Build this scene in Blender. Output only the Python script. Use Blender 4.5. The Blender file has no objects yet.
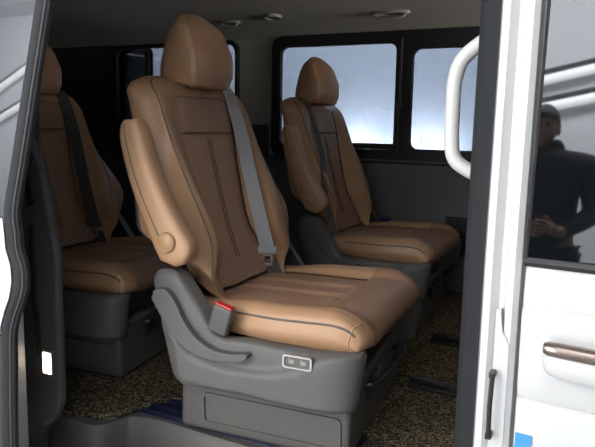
import bpy, bmesh, math, random
import numpy as np
from math import radians, sin, cos, atan, pi, sqrt
from mathutils import Vector, Matrix
random.seed(7)
SC = bpy.context.scene
COL = SC.collection

# ------------------------------------------------------------------ camera
F = 650.0; W, H = 595, 447
CAM = Vector((.83, -.90, 1.26))
YAW = radians(27); PIT = atan(97 / 650); ROLL = .02
fw = Vector((-sin(YAW) * cos(PIT), cos(YAW) * cos(PIT), -sin(PIT)))
rt0 = Vector((cos(YAW), sin(YAW), 0)); up0 = rt0.cross(fw)
rt = cos(ROLL) * rt0 + sin(ROLL) * up0
up = -sin(ROLL) * rt0 + cos(ROLL) * up0
cd = bpy.data.cameras.new('camera'); cam = bpy.data.objects.new('camera', cd); COL.objects.link(cam)
cd.sensor_fit = 'HORIZONTAL'; cd.sensor_width = 36; cd.lens = 36 * F / W; cd.clip_start = .02; cd.clip_end = 60
m = Matrix((rt, up, -fw)).transposed().to_4x4(); m.translation = CAM; cam.matrix_world = m
SC.camera = cam

# ------------------------------------------------------------------ exposure, world, lights
vs = SC.view_settings
SC.display_settings.display_device = 'sRGB'
vs.view_transform = 'Standard'; vs.look = 'None'; vs.gamma = 1; vs.exposure = 0.0
try: vs.use_curve_mapping = False
except Exception: pass
wd = bpy.data.worlds.new('studio_world'); SC.world = wd; wd.use_nodes = True
wd.node_tree.nodes['Background'].inputs[0].default_value = (.6, .65, .7, 1)
wd.node_tree.nodes['Background'].inputs[1].default_value = .15

def area(name, loc, target, sx, sy, power, col=(1, 1, 1), spread=180):
    l = bpy.data.lights.new(name, 'AREA'); l.shape = 'RECTANGLE'; l.size = sx; l.size_y = sy
    l.energy = power; l.color = col; l.spread = radians(spread)
    o = bpy.data.objects.new(name, l); COL.objects.link(o); o.location = loc
    o.rotation_euler = (Vector(target) - Vector(loc)).to_track_quat('-Z', 'Y').to_euler()
    return o
area('key_softbox', (-.60, -1.75, 1.85), (0.0, .5, .95), 1.1, 1.1, 33, (1, .985, .96))
area('overhead_softbox', (.9, -2.2, 3.4), (.6, 0, 1.0), 1.8, 1.2, 30, (1, 1, 1))
area('added_low_fill', (-1.0, -3.0, .60), (.0, 1.5, 1.60), 1.4, .9, 30, (1, .98, .95))  # added fill, brightens the roof lining and far wall
area('windscreen_light', (3.2, 1.15, 1.40), (-.6, 1.45, 1.80), 1.3, .4, 14, (1, .98, .95), 80)
area('rear_studio_light', (.3, -3.7, 3.5), (.4, -5.5, 1.2), 4.0, .6, 420, (.93, .96, 1))
area('side_studio_light', (-5.2, -3.6, 3.7), (-7.4, -5.7, 2.6), 2.5, .8, 330, (.93, .96, 1))
area('backdrop_wash', (-.5, 3.1, 3.5), (-.8, 4.4, 1.9), 5.5, .5, 200, (.90, .95, 1))
for bx in (-1.33, -.66):
    pl = area('backdrop_spot', (bx, 4.12, .92), (bx, 4.4, 1.06), .12, .10, 18, (.94, .96, 1))

# ------------------------------------------------------------------ helpers
def lin(r, g, b):
    f = lambda c: (c / 255 / 12.92) if c / 255 <= .04045 else ((c / 255 + .055) / 1.055) ** 2.4
    return (f(r), f(g), f(b), 1)

def mat(name, col, rough=.5, metal=0, spec=.5, bump=None, ior=1.5, emit=None, var=None, coat=0, sheen=0):
    m = bpy.data.materials.new(name); m.use_nodes = True
    nt = m.node_tree; b = nt.nodes['Principled BSDF']
    c = tuple(col) if len(col) == 4 else (*col, 1)
    b.inputs['Base Color'].default_value = c
    b.inputs['Roughness'].default_value = rough; b.inputs['Metallic'].default_value = metal
    b.inputs['IOR'].default_value = ior; b.inputs['Specular IOR Level'].default_value = spec
    b.inputs['Coat Weight'].default_value = coat; b.inputs['Coat Roughness'].default_value = .15
    if sheen: b.inputs['Sheen Weight'].default_value = sheen
    tc = nt.nodes.new('ShaderNodeTexCoord')
    if var:
        n = nt.nodes.new('ShaderNodeTexNoise'); n.inputs['Scale'].default_value = var[0]; n.inputs['Detail'].default_value = 4
        nt.links.new(tc.outputs['Object'], n.inputs['Vector'])
        mx = nt.nodes.new('ShaderNodeMixRGB'); mx.inputs[1].default_value = tuple(x * (1 - var[1]) for x in c[:3]) + (1,)
        mx.inputs[2].default_value = tuple(min(1, x * (1 + var[1])) for x in c[:3]) + (1,)
        nt.links.new(n.outputs[0], mx.inputs[0]); nt.links.new(mx.outputs[0], b.inputs['Base Color'])
    if bump:
        kind, sc_, st, di = bump
        if kind == 'voronoi':
            n = nt.nodes.new('ShaderNodeTexVoronoi'); n.inputs['Scale'].default_value = sc_; out = n.outputs['Distance']
        elif kind == 'wave':
            n = nt.nodes.new('ShaderNodeTexWave'); n.inputs['Scale'].default_value = sc_; out = n.outputs['Fac']
        else:
            n = nt.nodes.new('ShaderNodeTexNoise'); n.inputs['Scale'].default_value = sc_; n.inputs['Detail'].default_value = 5; out = n.outputs[0]
        nt.links.new(tc.outputs['Object'], n.inputs['Vector'])
        bp = nt.nodes.new('ShaderNodeBump'); bp.inputs['Strength'].default_value = st; bp.inputs['Distance'].default_value = di
        nt.links.new(out, bp.inputs['Height']); nt.links.new(bp.outputs[0], b.inputs['Normal'])
    if emit:
        b.inputs['Emission Color'].default_value = (*emit[0], 1); b.inputs['Emission Strength'].default_value = emit[1]
    return m

M = {}
M['tan'] = mat('tan_leather', (.42, .245, .135), .42, bump=('voronoi', 700, .12, .0006), var=(9, .05), spec=.45)
M['brown'] = mat('brown_leather', (.32, .187, .118), .45, bump=('voronoi', 600, .18, .0008), var=(8, .06), spec=.4)
M['piping'] = mat('grey_piping', (.13, .105, .085), .6)
M['stitch'] = mat('tan_stitching', (.62, .42, .25), .6)
M['plastic'] = mat('grey_plastic', (.112, .107, .100), .5, bump=('noise', 900, .15, .0004), var=(5, .05), spec=.4)
M['dplastic'] = mat('dark_plastic', (.045, .044, .043), .55, bump=('noise', 800, .2, .0005), spec=.35)
M['black'] = mat('black_rubber', (.018, .018, .019), .5, spec=.35)
M['seal'] = mat('grey_rubber_seal', (.024, .026, .028), .7, bump=('noise', 200, .1, .0005), spec=.25)
M['webbing'] = mat('grey_seat_belt_webbing', (.31, .31, .31), .65, bump=('wave', 260, .3, .0004), sheen=.3)
M['dwebbing'] = mat('dark_and_shaded_belt_webbing', (.07, .07, .07), .65, bump=('wave', 260, .3, .0004))
M['buckle'] = mat('buckle_plastic', (.075, .073, .07), .42)
M['red'] = mat('red_button', (.62, .03, .035), .4)
M['chrome'] = mat('chrome_metal', (.75, .76, .78), .18, metal=1)
M['steel'] = mat('dull_steel', (.45, .45, .46), .38, metal=1)
M['darkmetal'] = mat('black_painted_metal', (.02, .02, .022), .3, spec=.6)
M['white'] = mat('white_paint', (.61, .61, .60), .28, coat=.3, var=(1.5, .01))
M['cream'] = mat('cream_plastic', (.56, .56, .53), .42)
M['panel'] = mat('charcoal_side_panel', (.12, .118, .12), .62, bump=('noise', 500, .25, .0006), var=(4, .08))
M['pillar'] = mat('taupe_fabric_pillar', (.42, .40, .35), .8, bump=('noise', 600, .3, .0006), var=(3, .05))
M['lining'] = mat('taupe_roof_lining', (.46, .43, .37), .9, bump=('noise', 700, .35, .0007), var=(3, .06))
M['trimgrey'] = mat('grey_pillar_trim', (.085, .083, .08), .55, bump=('noise', 600, .2, .0005))
M['lightgrey'] = mat('light_grey_plastic', (.30, .28, .25), .5)
M['blue'] = mat('blue_film', (.01, .025, .16), .35)
M['bluerail'] = mat('dark_blue_rail', (.012, .016, .045), .4, spec=.5)
M['tape'] = mat('blue_masking_tape', (.055, .28, .62), .6, bump=('noise', 300, .3, .0005))
M['lampglow'] = mat('lit_lamp_lens', (.9, .85, .75), .4, emit=((1, .80, .60), 4.5))
M['studio_wall'] = mat('studio_grey_wall', (.62, .63, .65), .9, bump=('noise', 12, .1, .002), var=(1.2, .04))
M['backdrop'] = mat('studio_blue_grey_backdrop', (.52, .545, .59), .9, bump=('noise', 9, .1, .002), var=(.9, .02))
M['studio_floor'] = mat('studio_grey_floor', (.30, .30, .31), .45, var=(1.0, .08))
M['skin'] = mat('skin', (.30, .17, .12), .55, bump=('noise', 200, .1, .0005))
M['hair'] = mat('black_hair', (.012, .011, .01), .6)
M['shirt'] = mat('black_shirt_cloth', (.014, .014, .016), .85, bump=('noise', 120, .3, .001))
M['trousers'] = mat('dark_trouser_cloth', (.02, .022, .028), .9, bump=('noise', 160, .3, .001))
M['shoe'] = mat('black_shoe_leather', (.015, .015, .015), .4)
M['camera'] = mat('camera_body_plastic', (.02, .02, .02), .5)
M['handlebrown'] = mat('bronze_chrome', (.30, .24, .20), .22, metal=.9)
M['dglass'] = mat('privacy_glass', (.004, .005, .006), .025, ior=2.15, spec=.5)

# speckled loop carpet
def carpet_mat():
    m = bpy.data.materials.new('speckled_loop_carpet'); m.use_nodes = True; nt = m.node_tree; b = nt.nodes['Principled BSDF']
    b.inputs['Roughness'].default_value = .95; b.inputs['Specular IOR Level'].default_value = .15
    tc = nt.nodes.new('ShaderNodeTexCoord')
    v = nt.nodes.new('ShaderNodeTexVoronoi'); v.inputs['Scale'].default_value = 230
    n = nt.nodes.new('ShaderNodeTexNoise'); n.inputs['Scale'].default_value = 60; n.inputs['Detail'].default_value = 6
    nt.links.new(tc.outputs['Object'], v.inputs['Vector']); nt.links.new(tc.outputs['Object'], n.inputs['Vector'])
    sp = nt.nodes.new('ShaderNodeSeparateColor'); nt.links.new(v.outputs['Color'], sp.inputs[0])
    r = nt.nodes.new('ShaderNodeValToRGB'); e = r.color_ramp.elements
    e[0].position = 0; e[0].color = (.025, .020, .012, 1); e[1].position = 1; e[1].color = (.52, .43, .27, 1)
    k = e.new(.35); k.color = (.10, .08, .048, 1); k = e.new(.65); k.color = (.25, .20, .12, 1)
    nt.links.new(sp.outputs[0], r.inputs[0])
    mx = nt.nodes.new('ShaderNodeMixRGB'); mx.blend_type = 'MULTIPLY'; mx.inputs[0].default_value = .8
    nt.links.new(r.outputs[0], mx.inputs[1]); nt.links.new(n.outputs[0], mx.inputs[2])
    nt.links.new(mx.outputs[0], b.inputs['Base Color'])
    bp = nt.nodes.new('ShaderNodeBump'); bp.inputs['Strength'].default_value = .9; bp.inputs['Distance'].default_value = .004; bp.invert = True
    nt.links.new(v.outputs['Distance'], bp.inputs['Height']); nt.links.new(bp.outputs[0], b.inputs['Normal'])
    return m
M['carpet'] = carpet_mat()

# tinted see-through glass
def glass_mat(name, tint, refl=.10):
    m = bpy.data.materials.new(name); m.use_nodes = True; nt = m.node_tree; nt.nodes.clear()
    o = nt.nodes.new('ShaderNodeOutputMaterial'); t = nt.nodes.new('ShaderNodeBsdfTransparent'); g = nt.nodes.new('ShaderNodeBsdfGlossy')
    t.inputs[0].default_value = (*tint, 1); g.inputs['Roughness'].default_value = .03
    fr = nt.nodes.new('ShaderNodeFresnel'); fr.inputs[0].default_value = 1.5
    mx = nt.nodes.new('ShaderNodeMixShader'); nt.links.new(fr.outputs[0], mx.inputs[0])
    nt.links.new(t.outputs[0], mx.inputs[1]); nt.links.new(g.outputs[0], mx.inputs[2]); nt.links.new(mx.outputs[0], o.inputs[0])
    return m
M['tint'] = glass_mat('tinted_window_glass', (.50, .53, .57))
M['dtint'] = glass_mat('dark_tinted_window_glass', (.10, .11, .125))

ROOTS = []
def tag(o, label, cat, group=None):
    o['label'] = label; o['category'] = cat
    if group: o['group'] = group
    return o
def thing(name, label, cat, loc=(0, 0, 0), rz=0, group=None):
    o = bpy.data.objects.new(name, None); o.empty_display_size = .05; COL.objects.link(o)
    o.location = loc; o.rotation_euler = (0, 0, rz)
    return tag(o, label, cat, group)

def link(name, me, m, parent=None, smooth=True):
    o = bpy.data.objects.new(name, me); COL.objects.link(o)
    if parent: o.parent = parent
    me.materials.append(M[m] if isinstance(m, str) else m)
    if smooth:
        me.polygons.foreach_set('use_smooth', [True] * len(me.polygons))
        try: me.set_sharp_from_angle(angle=radians(42))
        except Exception: pass
    me.update()
    return o

class MB:
    def __init__(s): s.v = []; s.f = []
    def add(s, v, f):
        n = len(s.v); s.v += [tuple(p) for p in v]; s.f += [tuple(i + n for i in q) for q in f]; return s
    def grid(s, P, cu=False, cv=False, cap0=False, cap1=False):
        """P[row][col] -> quads. cu closes columns, cv closes rows."""
        R = len(P); Cn = len(P[0]); v = [p for r in P for p in r]; f = []
        for i in range(R if cv else R - 1):
            for j in range(Cn if cu else Cn - 1):
                a = i * Cn + j; b = i * Cn + (j + 1) % Cn; c = ((i + 1) % R) * Cn + (j + 1) % Cn; d = ((i + 1) % R) * Cn + j
                f.append((a, b, c, d))
        if cap0: f.append(tuple(range(Cn - 1, -1, -1)))
        if cap1: f.append(tuple((R - 1) * Cn + j for j in range(Cn)))
        return s.add(v, f)
    def tube(s, path, r, n=10, caps=True):
        path = [Vector(p) for p in path]; L = len(path)
        rs = r if isinstance(r, (list, tuple)) else [r] * L
        rows = []; prev = None
        for i, p in enumerate(path):
            t = (path[min(i + 1, L - 1)] - path[max(i - 1, 0)]).normalized()
            if prev is None:
                a = Vector((0, 0, 1)) if abs(t.z) < .9 else Vector((1, 0, 0)); u = t.cross(a).normalized()
            else:
                u = (prev - t * prev.dot(t)).normalized()
            prev = u; w = t.cross(u)
            rows.append([p + rs[i] * (cos(2 * pi * k / n) * u + sin(2 * pi * k / n) * w) for k in range(n)])
        return s.grid(rows, cu=True, cap0=caps, cap1=caps)
    def box(s, c, d, rot=None):
        v = [Vector(((i & 1) - .5, ((i >> 1) & 1) - .5, ((i >> 2) & 1) - .5)) * 1 for i in range(8)]
        v = [Vector((a.x * d[0], a.y * d[1], a.z * d[2])) for a in v]
        if rot: v = [rot @ a for a in v]
        v = [a + Vector(c) for a in v]
        return s.add(v, [(0, 2, 3, 1), (4, 5, 7, 6), (0, 1, 5, 4), (2, 6, 7, 3), (0, 4, 6, 2), (1, 3, 7, 5)])
    def prism(s, poly, axis, a0, a1):
        """poly of 2D pts extruded along axis ('x','y','z') from a0 to a1."""
        def P(p, a): return {'x': (a, p[0], p[1]), 'y': (p[0], a, p[1]), 'z': (p[0], p[1], a)}[axis]
        n = len(poly)
        v = [P(p, a0) for p in poly] + [P(p, a1) for p in poly]
        f = [tuple(range(n)), tuple(range(2 * n - 1, n - 1, -1))] + [(i, i + n, (i + 1) % n + n, (i + 1) % n) for i in range(n)]
        return s.add(v, f)
    def build(s, name, m, parent=None, bevel=0, seg=3, smooth=True, sub=0, z0=0):
        me = bpy.data.meshes.new(name); me.from_pydata([(p[0], p[1], p[2] - z0) for p in s.v], [], s.f)
        bm = bmesh.new(); bm.from_mesh(me); bmesh.ops.recalc_face_normals(bm, faces=bm.faces)
        bm.to_mesh(me); bm.free()
        o = link(name, me, m, parent, smooth)
        if bevel:
            b = o.modifiers.new('bevel', 'BEVEL'); b.width = bevel; b.segments = seg; b.limit_method = 'ANGLE'; b.angle_limit = radians(35)
            b.harden_normals = False
        if sub:
            q = o.modifiers.new('sub', 'SUBSURF'); q.levels = q.render_levels = sub
        return o

def crom(pts, per):
    """Catmull-Rom through pts (tuples any dim); per = samples in each span (int or list). Returns pts incl. last."""
    P = [np.array(p, float) for p in pts]; out = []
    n = len(P) - 1
    for i in range(n):
        a = P[i - 1] if i > 0 else 2 * P[0] - P[1]; b = P[i]; c = P[i + 1]; d = P[i + 2] if i + 2 <= n else 2 * P[n] - P[n - 1]
        k = per if isinstance(per, int) else per[i]
        for j in range(k):
            t = j / k
            out.append(.5 * ((2 * b) + (c - a) * t + (2 * a - 5 * b + 4 * c - d) * t * t + (3 * b - a - 3 * c + d) * t ** 3))
    out.append(P[-1])
    return [tuple(p) for p in out]
def itp(tab):
    xs = sorted(tab); ys = [tab[x] for x in xs]
    # smooth interpolation: dense catmull then linear
    if len(xs) > 2:
        d = crom(list(zip(xs, ys)), 6); X = [p[0] for p in d]; Y = [p[1] for p in d]
    else: X, Y = xs, ys
    return lambda x: float(np.interp(x, X, Y))
def sst(a, b, x):
    t = max(0, min(1, (x - a) / (b - a))); return t * t * (3 - 2 * t)

def rrect(x0, x1, z0, z1, r, n=6):
    out = []
    for cx, cz, a0 in ((x1 - r, z1 - r, 0), (x0 + r, z1 - r, 90), (x0 + r, z0 + r, 180), (x1 - r, z0 + r, 270)):
        for k in range(n + 1):
            a = radians(a0 + 90 * k / n); out.append((cx + r * cos(a), cz + r * sin(a)))
    return out
def plate(name, outer, holes, y0, y1, m, parent=None, lean=0, zref=0, bevel=.0):
    """flat plate in the x-z plane with holes, spanning y0..y1; lean = dy/dz."""
    cu = bpy.data.curves.new(name, 'CURVE'); cu.dimensions = '2D'; cu.fill_mode = 'BOTH'; cu.extrude = abs(y1 - y0) / 2
    for poly in [outer] + list(holes):
        sp = cu.splines.new('POLY'); sp.points.add(len(poly) - 1); sp.use_cyclic_u = True
        for i, p in enumerate(poly): sp.points[i].co = (p[0], p[1], 0, 1)
    t = bpy.data.objects.new('t', cu); COL.objects.link(t)
    dg = bpy.context.evaluated_depsgraph_get()
    me = bpy.data.meshes.new_from_object(t.evaluated_get(dg)); bpy.data.objects.remove(t)
    yc = (y0 + y1) / 2
    for v in me.vertices:
        x, z, d = v.co; v.co = (x, yc + d + lean * (z - zref), z)
    bm = bmesh.new(); bm.from_mesh(me); bmesh.ops.remove_doubles(bm, verts=bm.verts, dist=1e-5)
    bmesh.ops.recalc_face_normals(bm, faces=bm.faces); bm.to_mesh(me); bm.free()
    me.name = name
    o = link(name, me, m, parent, True)
    if bevel:
        b = o.modifiers.new('bevel', 'BEVEL'); b.width = bevel; b.segments = 2; b.limit_method = 'ANGLE'; b.angle_limit = radians(50)
    return o
def structure(o): o['kind'] = 'structure'; return o

# ------------------------------------------------------------------ the studio round the van
mb = MB(); mb.box((-1, -.5, -.05), (14, 10.6, .1)); structure(mb.build('floor_studio', 'studio_floor', smooth=False))
mb = MB()
prof = [(4.0, 0.0)] + [(4.4 - .4 * cos(a) + 0, .4 - .4 * sin(a)) for a in ()] + [(4.4, 0), (4.4, 4.2), (4.5, 4.2), (4.5, -.0)]
mb.box((-1, 4.45, 2.1), (14, .1, 4.2)); structure(mb.build('wall_back', 'backdrop', smooth=False))
mb = MB(); mb.box((-1, -5.75, 2.1), (14, .1, 4.2)); structure(mb.build('wall_front', 'studio_wall', smooth=False))
mb = MB(); mb.box((-8.05, -.65, 2.1), (.1, 10.1, 4.2)); structure(mb.build('wall_left', 'studio_wall', smooth=False))
mb = MB(); mb.box((6.05, -.65, 2.1), (.1, 10.1, 4.2)); structure(mb.build('wall_right', 'studio_wall', smooth=False))
mb = MB(); mb.box((-1, -.65, 4.25), (14.2, 10.3, .1)); structure(mb.build('ceiling_studio', 'studio_wall', smooth=False))

# ------------------------------------------------------------------ the van shell
FZ = .56      # cabin floor
mb = MB(); mb.box((-.45, 1.13, FZ - .038), (4.0, 1.62, .05)); structure(mb.build('floor', 'dplastic', smooth=False))
# roof lining, curved down to both sides
prof = crom([(-.02, 1.62), (.03, 1.685), (.15, 1.725), (.45, 1.752), (.95, 1.762), (1.45, 1.748), (1.72, 1.722), (1.86, 1.695), (1.925, 1.672)], 4)
mb = MB(); xs = [-2.5, -1.9, -1.2, -.5, .2, .9, 1.55]
mb.grid([[(x, y, z) for y, z in prof] for x in xs]); mb.grid([[(x, y * 1.02 - .01, z + .035) for y, z in prof] for x in xs])
structure(mb.build('ceiling', 'lining'))
def ceil_z(y): return float(np.interp(y, [p[0] for p in prof], [p[1] for p in prof]))

# far side wall
WY = 1.92
w1 = rrect(-.697, -.122, 1.165, 1.628, .035); w2 = rrect(-.046, .56, 1.172, 1.600, .035)
w3 = rrect(-1.72, -.955, 1.165, 1.655, .045)
wf = plate('wall_far', [(-2.5, 1.10), (1.55, 1.10), (1.55, 1.70), (-2.5, 1.70)],
           [rrect(-.74, .60, 1.12, 1.675, .05), rrect(-1.765, -.945, 1.14, 1.672, .05)], WY - .012, WY + .012, 'pillar'); structure(wf)
# lower dark side panel with a ledge
lp = [(WY - .02, FZ - .05), (WY - .02, .842), (WY - .0, .85), (WY - .0, 1.095), (WY - .037, 1.112), (WY - .037, 1.121), (WY - .012, 1.121), (WY + .03, FZ - .05)]
mb = MB(); mb.prism(lp, 'x', -2.5, 1.55); structure(mb.build('trim_lower_side_panel', 'panel', bevel=.004))
mb = MB(); mb.box((-1.535, WY - .044, 1.19), (1.56, .014, .15)); mb.box((-2.1, WY - .02, 1.4), (.7, .016, .56)); structure(mb.build('trim_rear_side_panel', 'dplastic', bevel=.005))
# window frames
fr = plate('window_1', rrect(-.745, .605, 1.118, 1.68, .05), [w1, w2], WY - .035, WY - .010, 'black', bevel=.004); structure(fr)
g = plate('pane', rrect(-.71, -.108, 1.15, 1.64, .03), [], WY - .004, WY + .0, 'tint', fr)
g = plate('pane', rrect(-.06, .575, 1.16, 1.615, .03), [], WY + .004, WY + .008, 'tint', fr)
mb = MB(); mb.box((-.098, WY - .04, 1.395), (.012, .012, .5)); mb.box((-.098, WY - .042, 1.36), (.03, .014, .03)); mb.build('sash_rail', 'dplastic', fr, bevel=.003)
mb = MB(); mb.box((-.41, WY - .006, 1.178), (.56, .008, .026)); mb.build('sill_channel', 'seal', fr, bevel=.002)
# faint round glazing stamp in the corner of the second pane
mb = MB(); mb.tube([(0.0 + .014 * cos(a), WY + .002, 1.205 + .014 * sin(a)) for a in [2 * pi * k / 20 for k in range(21)]], .0012, 5)
mb.box((0, WY + .002, 1.205), (.014, .001, .003)); mb.box((0, WY + .002, 1.211), (.008, .001, .002)); mb.build('glazing_stamp', 'lightgrey', fr)
fr = plate('window_2', rrect(-1.77, -.94, 1.13, 1.675, .05), [w3], WY - .035, WY - .010, 'black', bevel=.004); structure(fr)
plate('pane', rrect(-1.53, -.945, 1.15, 1.66, .03), [], WY - .004, WY, 'tint', fr)
plate('pane', rrect(-1.80, -1.50, 1.15, 1.66, .03), [], WY + .004, WY + .008, 'dtint', fr)
mb = MB(); mb.box((-1.52, WY - .012, 1.40), (.022, .02, .49)); mb.build('sash_rail', 'black', fr, bevel=.003)
mb = MB(); mb.box((-1.74, WY - .05, 1.34), (.05, .03, .025)); mb.build('sash_latch', 'black', fr, bevel=.004)
# rear door (tailgate) closing the cabin; added unseen front partition limits the light
mb = MB(); mb.box((-2.5, .95, 1.15), (.06, 1.98, 1.2)); structure(mb.build('wall_rear', 'dplastic', bevel=.004))
mb = MB(); mb.box((1.55, .95, 1.00), (.06, 1.98, .92)); structure(mb.build('added_cab_partition', 'dplastic', bevel=.004))
# vent ribs in the side panel in front of the far seat
vg = thing('wall_air_vent', 'black ribbed air vent low in the far side panel, in front of the far seat', 'vent', (.24, WY - .022, .80))
mb = MB(); mb.box((0, 0, 0), (.22, .006, .17)); mb.build('vent_back', 'black', vg, bevel=.002)
mb = MB()
for k in range(8): mb.box((0, -.007, -.07 + k * .02), (.20, .010, .007), Matrix.Rotation(.5, 3, 'X'))
mb.build('vent_slats', 'dplastic', vg, bevel=.001)
# blue protective film on the ledge behind the far seat
mb = MB(); mb.prism([(WY - .032, .846), (WY - .024, .832), (WY - .018, .846), (WY + .001, .853), (WY - .001, .858), (WY - .03, .852)], 'x', -.47, -.13)
tag(mb.build('protective_film', 'blue', bevel=.001), 'strip of blue protective film along the side panel ledge behind the far seat', 'film')

# ---- near side of the body
OPEN_L, OPEN_R = -.30, .65
# B pillar: layered white door-jamb steps in plan, swept upwards with slight tumblehome
def sweep_plan(name, plan, z0, z1, m, parent=None, lean=.0, zr=1.1, bevel=.0, nz=8):
    rows = []
    for k in range(nz + 1):
        z = z0 + (z1 - z0) * k / nz
        dy = lean * max(0, z - zr) ** 1.0
        rows.append([(x, y + dy, z) for x, y in plan])
    mb = MB(); mb.grid(rows, cu=True, cap0=True, cap1=True)
    return mb.build(name, m, parent, bevel=bevel)
pb = [(.664, .05), (.660, .008), (.664, -.004), (.674, -.008), (.680, -.002), (.684, .004), (.690, .002), (.695, -.010), (.704, -.013), (.7115, -.008), (.714, .008), (.726, .016), (.75, .02), (.75, .09), (.70, .10)]
bp_ = structure(sweep_plan('wall_near_pillar', pb, .50, 1.66, 'white', lean=.03, bevel=.0))
# raised moulding on the lower pillar where the jamb widens
mb = MB(); mb.prism(crom([(.690, 1.02), (.694, .99), (.7015, .975), (.704, .93), (.704, .55)], 4) + [(.684, .55), (.684, 1.02)], 'y', -.0142, .0)
mb.build('jamb_moulding', 'white', bp_, bevel=.004)
# rubber weatherstrip down the front edge of the opening
ws = [(.612, .085), (.614, .062), (.620, .044), (.630, .030), (.642, .022), (.652, .010), (.662, .006), (.665, .02), (.668, .08), (.65, .095)]
wsx = [(p[0] + .007 if p[0] < .645 else p[0] + .004, p[1]) for p in ws]
o = sweep_plan('door_weatherstrip', wsx, .50, 1.66, 'seal', lean=.03)
tag(o, 'dark grey rubber weatherstrip running down the white pillar at the right of the opening', 'weatherstrip')
mb = MB(); mb.box((.69, .135, 1.1), (.12, .05, 1.15)); structure(mb.build('trim_near_pillar', 'dplastic', bevel=.012))
# header over the opening and sill under it
mb = MB(); mb.prism([(-.02, 1.60), (-.02, 1.74), (.2, 1.80), (.2, 1.745), (.06, 1.70), (.045, 1.60)], 'x', -2.5, 1.55); structure(mb.build('wall_near_header', 'white', bevel=.006))
# near body side behind the opening (white outside, dark inside) and lower sides
mb = MB(); mb.box((-1.43, .03, 1.1), (2.1, .035, 1.08)); structure(mb.build('wall_near_rear', 'white', bevel=.006))
mb = MB(); mb.box((-1.48, .08, 1.1), (2.1, .05, 1.08)); structure(mb.build('trim_near_rear', 'dplastic', bevel=.01))
mb = MB(); mb.box((-.47, .03, .36), (4.0, .05, .30)); structure(mb.build('wall_near_rocker', 'white', bevel=.01))

# grey pillar trim at left, with slots and courtesy lamp
tp_ = [(-.385, 1.235), (-.345, 1.225), (-.315, 1.17), (-.298, 1.09), (-.285, 1.02), (-.275, .97), (-.277, .63), (-.295, .585), (-.335, .55), (-.345, .48), (-.42, .48), (-.42, 1.235)]
mb = MB(); mb.prism(tp_, 'y', .105, .128); o = structure(mb.build('trim_rear_pillar', 'trimgrey', bevel=.008))
mb = MB(); mb.prism([(-.43, 1.2), (-.36, 1.2), (-.33, 1.64), (-.43, 1.64)], 'y', .09, .15); structure(mb.build('trim_upper_pillar', 'dplastic', bevel=.01))
mb = MB(); mb.box((-.345, .1025, .93), (.012, .006, .20)); mb.box((-.337, .1025, .78), (.010, .006, .10)); mb.prism([(-.362, 1.20), (-.342, 1.19), (-.345, 1.12), (-.33, 1.08), (-.352, 1.07)], 'y', .100, .106)
mb.build('belt_slot', 'black', o, bevel=.001)
lm = thing('courtesy_lamp', 'small lit rectangular courtesy lamp low on the grey pillar trim at left', 'lamp', (-.310, .104, .718))
mb = MB(); mb.box((0, .001, 0), (.038, .008, .068)); mb.build('lamp_bezel', 'trimgrey', lm, bevel=.003)
mb = MB(); mb.box((0, -.003, 0), (.026, .006, .050)); mb.build('lamp_lens', 'lampglow', lm, bevel=.003)
# white strip of the rear body pillar
mb = MB(); mb.box((-.366, .065, .80), (.026, .03, .64)); structure(mb.build('wall_near_rear_jamb', 'white', bevel=.004))
mb = MB(); mb.box((0, 0, 0), (.014, .012, .020)); mb.box((0, -.006, 0), (.009, .01, .013)); o = mb.build('bump_stop', 'black', bevel=.002); o.location = (-.352, .043, .655)
tag(o, 'small black rubber bump stop on the white strip at lower left', 'bump stop')

# ---- sliding door pushed back at left
def lx(z): return -.1395 + (z - 1.12) * .140         # front edge of the upper frame
DY = -.10
sd = bpy.data.objects.new('door_1', None); COL.objects.link(sd); structure(sd); sd.location = (-.6, DY, .5)
def D(p): return (p[0] + .6, p[1] - DY, p[2] - .5)
def dlean(z): return .12 * max(0, z - 1.10)
# upper glass
mb = MB(); rows = []
for k in range(9):
    z = 1.085 + .55 * k / 8
    rows.append([D((lx(z) - .022 - t, DY - .006 + dlean(z) * 1.0, z)) for t in (0, .3, .7, 1.15)])
mb.grid(rows); rows2 = [[(p[0], p[1] + .005, p[2]) for p in r] for r in rows]; mb.grid(rows2)
mb.build('window_glass', 'dglass', sd)
# front frame + seal, a bulging path
path = []
for z in np.linspace(1.64, 1.10, 8): path.append((lx(z), DY + dlean(z), z))
path += [(-.1395, DY, 1.06), (-.138, DY, 1.03), (-.1265, DY, .998), (-.1265, DY, .965), (-.134, DY, .94), (-.154, DY, .90), (-.165, DY, .865), (-.169, DY, .80), (-.175, DY, .70), (-.182, DY, .50)]
sp = crom(path, 4)
def strip(off0, off1, dy0, dy1, name, m, par=sd):
    sec = [(off0, dy0), (off0 + (off1 - off0) * .25, dy0 - .004), (off0 + (off1 - off0) * .75, dy0 - .004), (off1, dy0), (off1, dy1), (off0, dy1)]
    mb = MB(); mb.grid([[D((x + a, y + b, z)) for a, b in sec] for x, y, z in sp], cu=True, cap0=True, cap1=True)
    return mb.build(name, m, par)
strip(-.030, -.010, -.004, .010, 'door_frame', 'seal')
strip(-.011, -.003, .000, .012, 'door_frame_inner', 'dplastic')
mb = MB(); mb.tube([D((x - .0045, y + .004, z)) for x, y, z in sp], .0045, 8); mb.build('door_seal', 'seal', sd)
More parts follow.
